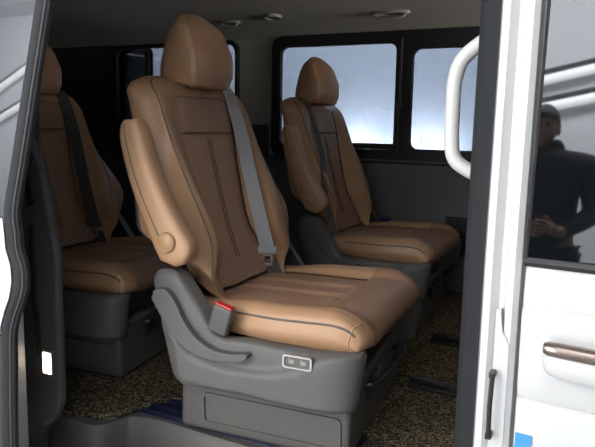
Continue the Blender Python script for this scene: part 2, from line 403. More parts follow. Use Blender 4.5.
# lower white skin and black inner edge
rows = []
for z in (1.085, 1.06, 1.03, 1.0, .97, .94, .91, .88, .86):
    xe = float(np.interp(z, [p[2] for p in sp][::-1], [p[0] for p in sp][::-1])) - .030
    rows.append([D((xe, DY - .008, z)), D((xe - .5, DY - .014, z)), D((xe - 1.1, DY - .008, z))])
mb = MB(); mb.grid(rows); mb.grid([[(p[0], p[1] + .01, p[2]) for p in r] for r in rows]); mb.build('door_skin', 'white', sd)
mb = MB(); mb.box(D((-.775, DY + .008, .68)), (1.16, .02, .36)); mb.build('lower_panel', 'dplastic', sd, bevel=.006)
mb = MB(); mb.box(D((-.80, DY + .045, 1.30)), (1.05, .012, .05)); mb.build('inner_rail', 'black', sd, bevel=.004)

# ---- front door at right
fd = bpy.data.objects.new('door_2', None); COL.objects.link(fd); structure(fd); fd.location = (.72, -.02, .5)
def E_(x, y, z): return (x - .72, y + .02, z - .5)
def fdy(z):   # outer surface of the door: slight belly, crease, shoulder
    return float(np.interp(z, [.4, .6, .80, .905, .915, .93, 1.0, 1.028, 1.040, 1.075, 1.094], [-.030, -.040, -.043, -.043, -.040, -.046, -.052, -.053, -.046, -.043, -.036]))
zs = [.45, .55, .65, .75, .82, .87, .900, .909, .9115, .914, .918, .93, .95, .97, .99, 1.01, 1.025, 1.033, 1.037, 1.041, 1.045, 1.06, 1.08, 1.090, 1.094]
mb = MB(); rows = []
for z in zs:
    y = fdy(z) ; notch = -.0035 if abs(z - .9115) < .001 or abs(z - 1.037) < .001 else 0
    y -= notch * 1.0
    e = .720
    rows.append([E_(e + .006, y + .03, z), E_(e, y + .018, z), E_(e + .0015, y + .004, z), E_(e + .006, y, z)] + [E_(x, y - .07 * (x - .72), z) for x in (.76, .80, .86, .95, 1.1, 1.3, 1.6)])
mb.grid(rows); mb.build('door_skin', 'white', fd)
# belt moulding
rows = []
sec = [(.0, 1.100), (-.008, 1.0995), (-.011, 1.095), (-.008, 1.0895), (0, 1.089)]
mb = MB(); mb.grid([[E_(x, -.034 - .07 * (x - .72) + a, b) for a, b in sec] for x in (.7195, .8, 1.0, 1.3, 1.6)], cap0=True); mb.build('belt_moulding', 'darkmetal', fd)
# glass with slight tumblehome
mb = MB(); gl = math.tan(radians(3.0))
mb.grid([[E_(x, -.034 + gl * (z - 1.1) - .02 * (x - .72), z) for x in (.7215 + .010 * (z - 1.1), .9, 1.2, 1.6)] for z in (1.098, 1.3, 1.5, 1.64)])
mb.grid([[E_(x, -.029 + gl * (z - 1.1) - .02 * (x - .72), z) for x in (.7215 + .010 * (z - 1.1), .9, 1.2, 1.6)] for z in (1.098, 1.3, 1.5, 1.64)])
mb.build('window_glass', 'dglass', fd)
mb = MB(); mb.grid([[E_(a, b + gl * (z - 1.1), z) for a, b in ((.7185 + .006 * (z - 1.1), -.030), (.7215 + .010 * (z - 1.1), -.0345), (.7225 + .010 * (z - 1.1), -.0335), (.726, -.02))] for z in (1.098, 1.3, 1.5, 1.64)])
mb.build('glass_edge_trim', 'black', fd)
# handle: white base and bronze-chrome grip
hz = .985
rows = []
for x, sc_ in ((.7525, .1), (.754, .55), (.760, .85), (.77, 1), (.80, 1.05), (.86, 1.05), (.92, 1), (.96, .6)):
    rows.append([E_(x, fdy(hz) - .07 * (x - .72) - .012 - .010 * cos(a) * sc_, hz - .006 + .022 * sin(a) * sc_ + (x - .76) * -.02) for a in [2 * pi * k / 14 for k in range(14)]])
mb = MB(); mb.grid(rows, cu=True, cap0=True, cap1=True); h = mb.build('door_handle', 'white', fd)
rows = []
for x, sc_ in ((.7515, .15), (.753, .7), (.758, .95), (.77, 1), (.86, 1), (.95, .9), (.958, .3)):
    rows.append([E_(x, fdy(hz) - .07 * (x - .72) - .019 - .010 * cos(a) * sc_, hz + .0105 + .0095 * sin(a) * sc_ + (x - .76) * -.02) for a in [2 * pi * k / 12 for k in range(12)]])
mb = MB(); mb.grid(rows, cu=True, cap0=True, cap1=True); mb.build('handle_trim', 'handlebrown', h)
# inside of the front door/closing wall
mb = MB(); mb.box((1.15, .04, 1.1), (.78, .03, 1.1)); structure(mb.build('trim_front_door', 'dplastic', bevel=.01))

# blue tape on the front door
mb = MB(); rows = [[(x, fdy(z) - .07 * (x - .72) - .0012 - (.001 if i % 2 else 0), z) for i, x in enumerate((.7235, .730, .737, .7445))] for z in (.800, .82, .84, .855, .8655)]
mb.grid(rows); mb.grid([[(p[0], p[1] + .0008, p[2]) for p in r] for r in rows])
tag(mb.build('masking_tape', 'tape'), 'short piece of bright blue masking tape on the lower white front door', 'tape')
# black strap handle on the lower pillar
st = thing('door_striker', 'slim vertical black striker bar on the lower white pillar', 'striker', (.687, -.016, .887))
mb = MB(); mb.tube([(-.0005, -.012, -.044), (-.001, -.0145, 0), (0, -.012, .044)], .0034, 8); mb.build('striker_bar', 'darkmetal', st)
for s in (-1, 1):
    mb = MB(); mb.box((-.001, -.004, .044 * s), (.0085, .018, .009)); mb.build('mount', 'darkmetal', st, bevel=.002)
# white assist handle just inside the pillar
pts = crom([(.640, .125, 1.402), (.615, .12, 1.390), (.588, .118, 1.366), (.578, .118, 1.335), (.577, .118, 1.29), (.578, .118, 1.245), (.584, .118, 1.215), (.608, .12, 1.197), (.640, .125, 1.186)], 5)
mb = MB(); mb.tube(pts, .0115, 14); o = mb.build('assist_handle', 'cream')
tag(o, 'curved cream-white assist handle fixed just inside the pillar, in front of the far windows', 'handle')

# ---- sill step, carpet, rails
pl = [(-.42, .12), (-.37, .165), (-.245, .172), (-.215, .225), (-.195, .255), (-.12, .268), (.02, .262), (.30, .258), (.62, .258)]
mb = MB(); P = crom([(p[0], p[1]) for p in pl], 4)
rows = [[(x, y, z) for x, y in P] for z in ()]
up_ = [[(x, y + .045, FZ - .010) for x, y in P], [(x, y + .006, FZ - .008) for x, y in P], [(x, y, FZ - .014) for x, y in P], [(x, y - .012, FZ - .08) for x, y in P], [(x, y - .02, FZ - .17) for x, y in P], [(x, .055, FZ - .175) for x, y in P], [(x, .0, FZ - .178) for x, y in P]]
mb.grid(up_); structure(mb.build('trim_sill_step', 'plastic'))
# speckled carpet: thick mat with a wandering cut edge
def carpet(name, poly, label, th=.014, z=FZ - .0125, wob=.003):
    P = []
    n = len(poly)
    for i in range(n):
        a, b = Vector(poly[i]), Vector(poly[(i + 1) % n]); L = (b - a).length; k = max(1, int(L / .02))
        for j in range(k):
            p = a.lerp(b, j / k); P.append((p.x + random.uniform(-wob, wob), p.y + random.uniform(-wob, wob)))
    mb = MB(); mb.prism(P, 'z', z, z + th); o = mb.build(name, 'carpet', bevel=.005, seg=2)
    o['kind'] = 'stuff'
    return tag(o, label, 'carpet')
carpet('loop_carpet', [(-.36, .19), (-.26, .205), (-.235, .235), (-.215, .30), (-.13, .42), (-.02, .44), (.35, .44), (.35, .27), (1.4, .27), (1.4, 1.885), (-2.4, 1.885), (-2.4, .20)], 'coarse beige and dark brown speckled loop carpet covering the cabin floor')
# dark blue rails beside the sill
rl = thing('floor_rail', 'dark blue slotted metal rail in the floor beside the sill under the nearest seat', 'rail', (.04, .345, FZ - .0125))
mb = MB()
mb.box((.05, 0, .003), (.58, .115, .006)); mb.build('rail_plate', 'bluerail', rl, bevel=.002)
mb = MB()
for y in (-.052, -.022, .022, .052): mb.box((.05, y, .010), (.575, .008, .010))
mb.build('rail_ribs', 'bluerail', rl, bevel=.002)
for x in (-.12, .02):
    mb = MB(); mb.tube([(x, -.037, .006), (x, -.037, .012)], .006, 10); mb.build('rail_bolt', 'steel', rl)

def floor_bracket(x, y, L, rz, label):
    t = thing('seat_anchor', label, 'anchor', (x, y, FZ + .0015), rz, 'floor anchors')
    mb = MB(); mb.box((0, 0, .006), (L, .045, .012)); mb.build('anchor_plate', 'black', t, bevel=.004)
    mb = MB(); mb.box((-.02, 0, .018), (L * .7, .018, .014)); mb.build('anchor_bar', 'darkmetal', t, bevel=.003)
floor_bracket(.412, .765, .15, radians(-4), 'flat black anchor strip on the carpet just in front of the nearest seat')
floor_bracket(.36, 1.165, .15, radians(-6), 'flat black anchor strip on the carpet in front of the far seat')

# ---- ceiling fittings
def ceiling_oval(name, x, y, a, b, label, cat, kind, rz=0):
    z = ceil_z(y); sl = (ceil_z(y + .02) - ceil_z(y - .02)) / .04
    t = thing(name, label, cat, (x, y, z - .002), rz); t.rotation_euler = (math.atan(sl), 0, rz)
    def ring(k, zz): return [(a * k * cos(q), b * k * sin(q), zz) for q in [2 * pi * i / 28 for i in range(28)]]
    mb = MB(); mb.grid([ring(1.0, .004), ring(1.02, -.004), ring(.96, -.010), ring(.80, -.010), ring(.72, -.003), ring(.70, .002)], cu=True); mb.build('bezel', 'lightgrey', t)
    mb = MB(); mb.grid([ring(.74, .001), ring(.05, .001)], cu=True, cap1=True); mb.build('vent_well', 'dplastic', t)
    mb = MB()
    if kind == 'vent':
        for k in range(-2, 3): mb.box((0, k * b * .25, -.004), (a * 1.3 * sqrt(1 - (k * .25) ** 2), .003, .006), Matrix.Rotation(.5, 3, 'X'))
        mb.build('vent_slats', 'lightgrey', t)
    else:
        mb.tube(crom([(-a * .8, 0, -.006), (-a * .6, 0, -.020), (0, 0, -.024), (a * .6, 0, -.020), (a * .8, 0, -.006)], 5), .006, 10); mb.build('grip', 'lightgrey', t)
ceiling_oval('roof_grab_bar', -.855, 1.68, .06, .020, 'pale oval grab handle on the roof lining, just right of the big front headrest', 'handle', 'grip')
ceiling_oval('ceiling_air_vent', -.605, 1.64, .042, .036, 'small round air vent on the roof lining between the two oval handles', 'vent', 'vent')
ceiling_oval('roof_grab_bar', -.09, 1.69, .085, .026, 'pale oval grab handle on the roof lining above the divided far window', 'handle', 'grip')

# ------------------------------------------------------------------ the captain seat (local x forward, y away from the door, z up from the floor)
HI = itp({.84: .132, .90: .132, .945: .115, .99: .100, 1.05: .102, 1.15: .116, 1.24: .130, 1.335: .120, 1.39: .10})
REC = itp({.84: .034, .9: .038, 1.0: .034, 1.15: .026, 1.24: .018, 1.3: .010, 1.335: .006, 1.39: .002})
CY = itp({.84: .205, .87: .212, .914: .212, .99: .182, 1.045: .188, 1.11: .200, 1.2: .205, 1.24: .207, 1.30: .206, 1.34: .200, 1.37: .190, 1.39: .13})
BB = itp({.84: -.004, .9: .004, .95: .014, 1.0: .020, 1.06: .020, 1.12: .014, 1.2: .004, 1.28: .0, 1.39: -.002})
WW = itp({.84: .190, .87: .200, .90: .216, .93: .240, .957: .265, 1.011: .290, 1.06: .284, 1.133: .260, 1.22: .232, 1.3: .226, 1.34: .220, 1.362: .212, 1.378: .190, 1.391: .14})
PER = [16, 6, 6, 6, 6, 5, 4, 3, 4, 4]
IDX = np.cumsum([0] + PER)     # 0 centre,1 half,2 insert edge,3 inner slope,4 crest,5 outer front,6 side,7 side rear,8 back corner,9 back half,10 back centre
def half_section(z):
    hi, rec, cy, b, w = HI(z), REC(z), CY(z), BB(z), WW(z)
    cy = min(cy, w - .016)
    c = [(0, -rec - .003), (hi * .5, -rec - .001), (hi, -rec - .002), ((hi * .45 + cy * .55), (-rec * .35 + b * .65)), (cy, b), (w - .012, -.022), (w, -.055), (w - .006, -.098), (w - .035, -.125), (w * .5, -.138), (0, -.140)]
    return crom(c, PER)
def brow(z):
    """full section (both sides) as list ordered from near back centre .. front centre .. far"""
    hs = half_section(z)
    s = 1.0
    if z > 1.335: s = max(.12, sqrt(max(0, 1 - ((z - 1.335) / .056) ** 2)))
    fade = 1 - sst(.86, 1.05, z)
    x0 = -.028 - .34 * (z - .99)
    out = []
    for y, d in hs:
        d2 = -.065 + (d + .065) * s
        if d2 < -.05: d2 = -.05 + (d2 + .05) * (1 - .45 * sst(1.12, 1.34, z))
        z2 = z - .75 * fade * (d2 + 0.0) * (1 if d2 < 0 else .3)
        if z > 1.30: z2 -= .14 * (z - 1.30)
        if z > 1.30:        # crown of the shoulder drops a little outwards
            z2 -= .010 * (y / .2) ** 2 * sst(1.30, 1.36, z)
        out.append((x0 + d2, y, z2))
    return out
BZ = sorted(set([round(z, 4) for z in np.linspace(.845, 1.30, 56)] + [round(z, 4) for z in np.linspace(1.30, 1.391, 26)] + [1.232, 1.236, 1.240, 1.330, 1.334, 1.338]))
def groove(p, amt): return (p[0] - amt, p[1], p[2])
def back_patch(i0, i1, zlo, zhi, both=False, post=None):
    """columns i0..i1 of both halves (mirrored and joined when both) for rows zlo..zhi"""
    rows = []
    for z in BZ:
        if z < zlo - 1e-6 or z > zhi + 1e-6: continue
        r = brow(z)[i0:i1 + 1]
        if post: r = [post(p, z, i0 + k) for k, p in enumerate(r)]
        rows.append(r)
    return rows
def mirror(rows): return [[(p[0], -p[1], p[2]) for p in r] for r in rows]
def joined(rows):      # centre column first -> full width
    return [[(p[0], -p[1], p[2]) for p in r[:0:-1]] + r for r in rows]

Z0 = FZ
def bulge(mb):       # the bolster away from the armrest swells out fully
    mb.v = [(x, y + .050 * math.exp(-((z - 1.01) / .12) ** 2) * sst(.14, .27, y) - .055 * (1 - sst(.855, .955, z)) * sst(.14, .22, y), z) if y > .14 else (x, y, z) for x, y, z in mb.v]
def seam_groove(p, z, i):
    x, y, zz = p; g = 0
    for yc in (-.022 - .02 * (1.236 - z), -.008 - .02 * (1.236 - z)):
        g += .0045 * math.exp(-((y - yc) / .0042) ** 2)
    return (x - g, y, zz)

def cushion_top(t):    # centre-line path over the cushion: t 0..1
    return CP(t)
_cp = crom([(-.05, .858), (.02, .860), (.10, .861), (.20, .863), (.28, .866), (.322, .866), (.354, .858), (.374, .841), (.381, .825), (.376, .808), (.362, .802)], 6)
_cl = np.cumsum([0] + [math.dist(_cp[i], _cp[i + 1]) for i in range(len(_cp) - 1)]); _cl /= _cl[-1]
def CP(t): return (float(np.interp(t, _cl, [p[0] for p in _cp])), float(np.interp(t, _cl, [p[1] for p in _cp])))
# half section of the cushion: (y, raise, drop01) ; drop01 = how far down the side wall
CPER = [18, 6, 5, 5, 4, 4, 6, 4]
CIDX = np.cumsum([0] + CPER)
def crow(t, insert_hw=None):
    cx, cz = CP(t)
    ch = insert_hw if insert_hw else float(np.interp(cx, [-.05, .1, .25, .36, .41], [.176, .172, .152, .172, .182]))
    bol = (.014 * (1 - sst(.29, .385, cx)) + .004) * (.15 + .85 * sst(-.03, .14, cx))
    c = [(0, 0, 0), (ch * .5, .0, 0), (ch, -.001, 0), ((ch + .220) / 2, bol * .75, 0), (.220, bol * 1.0, 0), (.240, bol * .75, 0), (.254, bol * .1 - .002, 0), (.262, -.030, .5), (.250, -.055, 1)]
    H_ = crom(c, CPER); out = []
    front = sst(.25, .41, cx)
    for k, (y, rz_, dr) in enumerate(H_):
        z = cz + rz_
        side_bottom = .804
        if k > CIDX[6]:
            f = (k - CIDX[6]) / (CIDX[8] - CIDX[6])
            ztop = cz + (.014 * (1 - sst(.29, .385, cx)) + .004) * .1 - .002
            z = ztop + (min(side_bottom, ztop) - ztop) * f
        # plan rounding of the front corners
        x = cx - .022 * front * (max(0, y) / .26) ** 12 + .004 * front * (y / .26) ** 2
        yy = y * (1 - .030 * sst(.33, .40, cx)) * (1 - .10 * (1 - sst(-.02, .20, cx))) * (1 - .06 * sst(.0, -.06, -cx) * 0)
        
        out.append((x, yy, z))
    return out
CT = sorted(set(list(np.round(np.linspace(0, 1, 74), 4))))
T_FRONT = .640      # where the dark centre panel meets the front apron

def base_ring():
    """plan control points round the seat base: x, y, z_top, z_bottom, slant"""
    near = [(-.085, -.20, .900, .710, .05), (-.112, -.262, .915, .700, .22), (-.108, -.286, .924, .698, .26), (-.092, -.292, .940, .696, .24), (-.066, -.293, .945, .695, .18), (-.040, -.293, .938, .695, .10), (-.020, -.293, .914, .695, .05), (0, -.292, .888, .695, 0),
            (.020, -.292, .862, .695, 0), (.040, -.291, .830, .695, 0), (.056, -.290, .812, .695, 0), (.080, -.290, .807, .695, 0), (.13, -.289, .810, .695, 0), (.20, -.289, .807, .691, 0), (.28, -.288, .808, .690, 0), (.315, -.286, .810, .690, 0),
            (.352, -.280, .812, .690, -.03), (.376, -.262, .812, .690, -.08), (.380, -.235, .810, .690, -.14), (.345, -.20, .805, .692, -.12), (.315, -.12, .802, .694, -.1), (.310, 0, .801, .694, -.1)]
    far = [(x, -y, a, b, s) for x, y, a, b, s in near[::-1][1:]]
    return near + far
SCULPT = itp({-.12: .82, -.06: .79, 0: .755, .08: .738, .18: .742, .235: .760, .28: .784, .34: .80, .45: .80})

def make_seat(label, loc, rz, belt='far'):
  if True:
    t = thing('captain_seat', label, 'seat', loc, rz, 'leather captain seats')
    # --- backrest leather bolsters and sides
    mb = MB()
    side = back_patch(IDX[2], IDX[7], .845, 1.236)
    mb.grid(side); mb.grid(mirror(side))
    up2 = back_patch(IDX[2], IDX[7], 1.236, 1.334); mb.grid(up2); mb.grid(mirror(up2))
    crown = back_patch(0, IDX[7], 1.334, 1.391); mb.grid(joined(crown), cap1=True)
    bulge(mb); mb.build('backrest', 'tan', t, z0=Z0)
    mb = MB(); rows = joined(back_patch(0, IDX[2], .845, 1.236, post=seam_groove))
    # sink the rim to leave a seam
    def rim(rows, a=.004, top=True, bot=False):
        R = len(rows); Cn = len(rows[0]); o = []
        for i, r in enumerate(rows):
            q = []
            for j, p in enumerate(r):
                e = min(j, Cn - 1 - j); f = 0
                e2 = min(e, (R - 1 - i) if top else 99, i if bot else 99)
                f = {0: 0, 1: -a * .2}.get(e2, .0) if False else ({0: .0, 1: .45, 2: .85}.get(e2, 1.0))
                q.append((p[0] - a * 1.0 + a * 2.0 * f, p[1], p[2]))
            o.append(q)
        return o
    mb.grid(rim(rows)); mb.build('backrest_insert', 'brown', t, z0=Z0)
    mb = MB(); rows = joined(back_patch(0, IDX[2], 1.236, 1.334)); mb.grid(rim(rows, bot=True)); mb.build('shoulder_insert', 'brown', t, z0=Z0)
    # piping on the bolster crest
    for s in (-1, 1):
        mb = MB(); P = []
        for z in BZ:
            if z < .862 or z > 1.385: continue
            p = brow(z)[IDX[4] + 1]; P.append((p[0] + .0005, s * p[1], p[2]))
        mb.tube(P, .0022, 6); bulge(mb); mb.build('backrest_piping', 'piping', t, z0=Z0)
    for o_ in (0, .014):
        mb = MB(); P = []
        for z in BZ:
            if z < .90 or z > 1.228: continue
            yq = -.022 + o_ - .03 * (1.236 - z); hs = half_section(z); d = float(np.interp(abs(yq), [q[0] for q in hs[:IDX[4]]], [q[1] for q in hs[:IDX[4]]]))
            P.append((-.028 - .34 * (z - .99) + d + .0058, yq, z - .75 * (1 - sst(.86, 1.05, z)) * d))
        mb.tube(P, .0011, 5); mb.build('backrest_seam', 'seam', t, z0=Z0)
    # rigid back shell
    mb = MB()
    sh = []
    for z in BZ:
        if z > 1.33: continue
        r = brow(z)[IDX[7]:]; k = 1.0
        sh.append([(p[0] - .004, p[1] * (.985 - .06 * sst(1.0, 1.2, z)), p[2] - .02 * (1 - sst(.86, 1.0, z))) for i, p in enumerate(r)])
    sh = [r[::-1] for r in sh]
    mb.grid(joined(sh)); bulge(mb); mb.build('back_shell', 'plastic', t, z0=Z0)
    # --- headrest
    def hsec(z):
        k = (z - 1.352) / (1.540 - 1.352)
        wfr = float(np.interp(k, [0, .15, .5, .8, 1], [.078, .090, .093, .084, .066])); wbk = float(np.interp(k, [0, .3, .7, 1], [.080, .084, .078, .058]))
        xf = float(np.interp(k, [0, .2, .45, .75, 1], [-.104, -.094, -.096, -.118, -.150])); xb = float(np.interp(k, [0, .3, .6, .85, 1], [-.234, -.230, -.220, -.205, -.192]))
        s = min(1, sqrt(max(0, 1 - ((k - .78) / .225) ** 2)) if k > .78 else 1, sqrt(max(.0, 1 - ((.03 - k) / .036) ** 2)) if k < .03 else 1)
        cx = (xf + xb) / 2
        c = [(0, xf + .006), (wfr * .55, xf + .003), (wfr, xf - .012), (wfr + .006, xf - .035), ((wfr + wbk) / 2 + .007, cx), (wbk, xb + .022), (wbk * .6, xb), (0, xb - .004)]
        c = [(q[0], q[1] - .025 * 0) for q in c]; h = crom(c, [5, 6, 4, 4, 4, 4, 4]); dzb = .017 * (1 - sst(.0, .5, k))
        return [(cx + (x - cx) * s - .010, y * s, z - .005 + dzb * ((xf - x) / .12)) for y, x in h]
    HZ = [1.352 + .188 * (.5 - .5 * cos(pi * k / 34)) for k in range(35)]
    fi = 11
    mb = MB(); rows = [hsec(z)[fi:] for z in HZ]; mb.grid(rows); mb.grid(mirror(rows))
    full = lambda z: [(p[0], -p[1], p[2]) for p in hsec(z)[:0:-1]] + hsec(z)[:-1]
    mb.add(full(HZ[0]), [tuple(range(len(full(HZ[0]))))]); mb.add(full(HZ[-1]), [tuple(range(len(full(HZ[-1]))))])
    hr = mb.build('headrest', 'tan', t, z0=Z0)
    mb = MB(); rows = joined([hsec(z)[:fi + 1] for z in HZ[1:-1]])
    mb.grid([[(p[0] + .0015 * (0 if min(j, len(r) - 1 - j) == 0 else 1), p[1], p[2]) for j, p in enumerate(r)] for r in rows]); mb.build('headrest_front', 'brown2', hr, z0=0)
    hr.children[0].location = (0, 0, -Z0)
    for s in (-1, 1):
        mb = MB(); mb.tube([(-.165, .055 * s, 1.30), (-.170, .055 * s, 1.40)], .006, 10); mb.build('headrest_post', 'darkmetal', t, z0=Z0)
    # --- armrest folded up along the near side
    cl = crom([(-.141, 1.268), (-.138, 1.235), (-.120, 1.17), (-.096, 1.11), (-.068, 1.055), (-.042, 1.01), (-.026, .985), (-.018, .962)], 6)
    hw = crom([(0, .018), (1, .030), (2, .0335), (3, .036), (4, .039), (5, .043), (6, .041), (7, .014)], 6)
    nrm = []
    for i in range(len(cl)):
        a = np.array(cl[max(0, i - 1)]); b = np.array(cl[min(len(cl) - 1, i + 1)]); d = b - a; d /= np.linalg.norm(d); nrm.append((-d[1], d[0]))
    rows = []
    yo, yi = -.326, -.272
    for i, (x, z) in enumerate(cl):
        w = hw[i][1]; n = nrm[i]; e = min(1, sqrt(1 - (1 - min(i, len(cl) - 1 - i, 6) / 6) ** 2) + .05)
        r = []
        for k in range(22):
            a = 2 * pi * k / 22; ca = cos(a); sa = sin(a)
            u = math.copysign(abs(ca) ** .55, ca); v = math.copysign(abs(sa) ** .55, sa)
            yy = (yo + yi) / 2 + v * (yi - yo) / 2 * (.6 + .4 * e)
            if v < -.9: yy -= .0
            r.append((x + n[0] * u * w, yy, z + n[1] * u * w))
        rows.append(r)
    mb = MB(); mb.grid(rows, cu=True, cap0=True, cap1=True); ar = mb.build('armrest', 'tan', t, z0=Z0)
    # seam down the armrest and round pivot cap
    mb = MB(); P = []
    for i in range(2, len(cl) - 9):
        x, z = cl[i]; n = nrm[i]; P.append((x - n[0] * hw[i][1] * .25, yo - .0005, z - n[1] * hw[i][1] * .25 - Z0))
    mb.tube(P, .0013, 5); mb.build('armrest_seam', 'piping', ar)
    cx_, cz_ = -.043, 1.012
    mb = MB(); mb.grid([[(cx_ + r * cos(a), y, cz_ + r * sin(a) - Z0) for a in [2 * pi * k / 28 for k in range(28)]] for r, y in ((.0225, yo + .008), (.0225, yo - .003), (.0205, yo - .006), (.0185, yo - .0045), (.0165, yo - .0065), (.002, yo - .0075))], cu=True, cap1=True)
    mb.build('pivot_cap', 'tan', ar)
    # --- cushion
    mb = MB()
    R = [crow(tt) for tt in CT]
    i1 = min(range(len(CT)), key=lambda i: abs(CT[i] - T_FRONT))
    out = [r[CIDX[2]:] for r in R[:i1 + 1]]
    mb.grid(out); mb.grid(mirror(out))
    mb.grid(joined(R[i1:]), cap1=True)
    mb.grid(joined([R[0], [(p[0], p[1], .80) for p in R[0]]]))
    seat = mb.build('seat_cushion', 'tan', t, z0=Z0)
    rows = joined([r[:CIDX[2] + 1] for r in R[:i1 + 1]])
    Cn = len(rows[0]); Rn = len(rows); q = []
    for i, r in enumerate(rows):
        rr = []
        for j, p in enumerate(r):
            e = min(j, Cn - 1 - j, Rn - 1 - i); f = {0: 0, 1: .5, 2: .85}.get(e, 1)
            g = 0
            for yc in (-.052, -.036, .036, .052): g += .0045 * math.exp(-((p[1] - yc) / .005) ** 2)
            rr.append((p[0], p[1], p[2] - .003 + .006 * f - g))
        q.append(rr)
    mb = MB(); mb.grid(q); mb.build('cushion_insert', 'brown', t, z0=Z0)
    # front apron is brown leather between the bolsters
    i2 = len(CT) - 1
    ap = joined([r[:CIDX[4] + 2] for r in R[i1:]])
    Cn = len(ap[0]); Rn = len(ap); q = []
    for i, r in enumerate(ap):
        tt = CT[i1 + i]; a = CP(max(0, tt - .01)); b = CP(min(1, tt + .01)); dx, dz = b[0] - a[0], b[1] - a[1]; L = math.hypot(dx, dz) or 1; nx, nz = -dz / L, dx / L
        rr = []
        for j, p in enumerate(r):
            e = min(j, Cn - 1 - j, i); f = {0: -.8, 1: .3, 2: .8}.get(e, 1) * .0028
            rr.append((p[0] + nx * f, p[1], p[2] + nz * f))
        q.append(rr)
    mb = MB(); mb.grid(q); mb.build('cushion_front', 'brown2', t, z0=Z0)
    for s in (-1, 1):
        mb = MB(); P = [(r[CIDX[6] + 1][0], s * (r[CIDX[6] + 1][1] + .001), r[CIDX[6] + 1][2]) for k, r in enumerate(R) if CP(CT[k])[0] > .06 and CT[k] < .885]
        mb.tube(P, .0024, 6); mb.build('cushion_piping', 'piping', t, z0=Z0)
    mb = MB()
    kf = min(range(len(CT)), key=lambda i: abs(CP(CT[i])[0] - .371) + (0 if CT[i] < .85 else 1))
    for s in (-1, 1):
        mb = MB(); P = [(p[0] + .001, s * (p[1] + .001), p[2] + .0006) for p in R[kf][CIDX[4]:]]
        mb.tube(P, .0011, 5); mb.build('cushion_stitching', 'stitch', t, z0=Z0)
    # --- grey moulded base cover
    ring = crom(base_ring(), 4)
    rows = []
    NV = 26
    for v in range(NV + 1):
        f = v / NV; r = []
        for (x, y, zt, zb, sl) in ring:
            z = zt + (zb - zt) * f
            inn = .010 * (1 - sst(0, .07, f)) ** 2 + .006 * sst(.95, 1, f)
            bul = .014 * (1 - sst(0, .020, z - SCULPT(x))) * sst(-.13, -.06, x) * (1 - sst(.30, .40, x))
            bul2 = .003 * sst(0, .3, f)
            sg = 1 if y > 0 else -1
            m_ = sst(.18, .27, abs(y))
            yy = y + sg * (bul + bul2 - inn) * m_
            xx = x + sl * (zt - z) * (1.0 if x < .2 else 1.0)
            if abs(y) < .26 and x > .3: xx -= inn
            r.append((xx, yy, z))
        rows.append(r)
    rim_in = [(p[0] * .96 + .006, p[1] * .90, p[2] - .004) for p in rows[0]]
    bot_in = [(p[0] * .9 + .015, p[1] * .88, p[2]) for p in rows[-1]]
    mb = MB(); mb.grid([rim_in] + rows + [bot_in], cu=True)
    bc = mb.build('base_cover', 'plastic', t, z0=Z0)
    # recline lever
    lv = crom([(-.088, .900), (-.060, .905), (-.034, .880), (-.010, .838), (.020, .806), (.060, .786), (.105, .784), (.138, .789), (.141, .781), (.118, .768), (.050, .764), (-.002, .776), (-.043, .808), (-.074, .850), (-.094, .880)], 3)
    mb = MB(); mb.prism(lv, 'y', -.312, -.285); mb.build('recline_lever', 'plastic', t, bevel=.006, seg=4, z0=Z0)
    # switch panel
  if belt == 'far':
    mb = MB(); o1 = rrect(.222, .286, .775, .803, .006, 4); o2 = rrect(.2255, .2825, .7785, .7995, .004, 4)
    rows = [[(x, -.299, z) for x, z in o1], [(x, -.3085, z) for x, z in o1], [(x, -.3085, z) for x, z in o2], [(x, -.304, z) for x, z in o2]]
    mb.grid(rows, cu=True); sw = mb.build('switch_panel', 'steel', t, z0=Z0)
    mb = MB(); mb.prism(rrect(.225, .283, .778 - Z0, .800 - Z0, .004, 4), 'y', -.3055, -.295); mb.build('switch_face', 'plastic', sw)
    mb = MB()
    for cx2 in (.241, .267): 
        mb.box((cx2, -.306, .789 - Z0), (.012, .002, .008)); mb.box((cx2 - .004, -.306, .7965 - Z0 - .001), (.003, .002, .004))
    mb.build('switch_icon', 'lightgrey', sw, bevel=.0005)
  if True:
    # plinth under the cover with a framed panel
    mb = MB()
    lo = [(-.062, -.250), (.350, -.250), (.325, .250), (-.062, .250)]; hi_ = [(-.050, -.262), (.356, -.262), (.330, .262), (-.050, .262)]
    mb.grid([[(x, y, FZ + .006) for x, y in lo], [(x, y, .725) for x, y in hi_]], cu=True, cap0=True, cap1=True)
    pn = mb.build('plinth', 'plastic', t, bevel=.012, seg=3, z0=Z0)
    mb = MB()
    a_ = rrect(.0, .335, .586, .664, .012, 4); b_ = rrect(.008, .327, .594, .656, .008, 4)
    def yy_(z): return -.2505 - .012 * (z - .566) / .16
    mb.grid([[(x, yy_(z) + .002, z - Z0) for x, z in a_], [(x, yy_(z) - .004, z - Z0) for x, z in a_], [(x, yy_(z) - .004, z - Z0) for x, z in b_], [(x, yy_(z) + .001, z - Z0) for x, z in b_]], cu=True)
    mb.build('plinth_rib', 'plastic', pn)
    # slide bar under the front edge
    mb = MB(); mb.tube(crom([(.31, -.14, .69), (.36, -.14, .70), (.376, -.10, .706), (.378, 0, .707), (.376, .10, .706), (.36, .14, .70), (.31, .14, .69)], 4), .006, 8)
    mb.build('slide_bar', 'darkmetal', t, z0=Z0)
    for s in (-1, 1):
        mb = MB(); mb.prism([(.340, .652), (.350, .648), (.382, .735), (.374, .748), (.350, .70)], 'y', .12 * s - .006, .12 * s + .006); br = mb.build('latch_bracket', 'darkmetal', t, bevel=.003, z0=Z0)
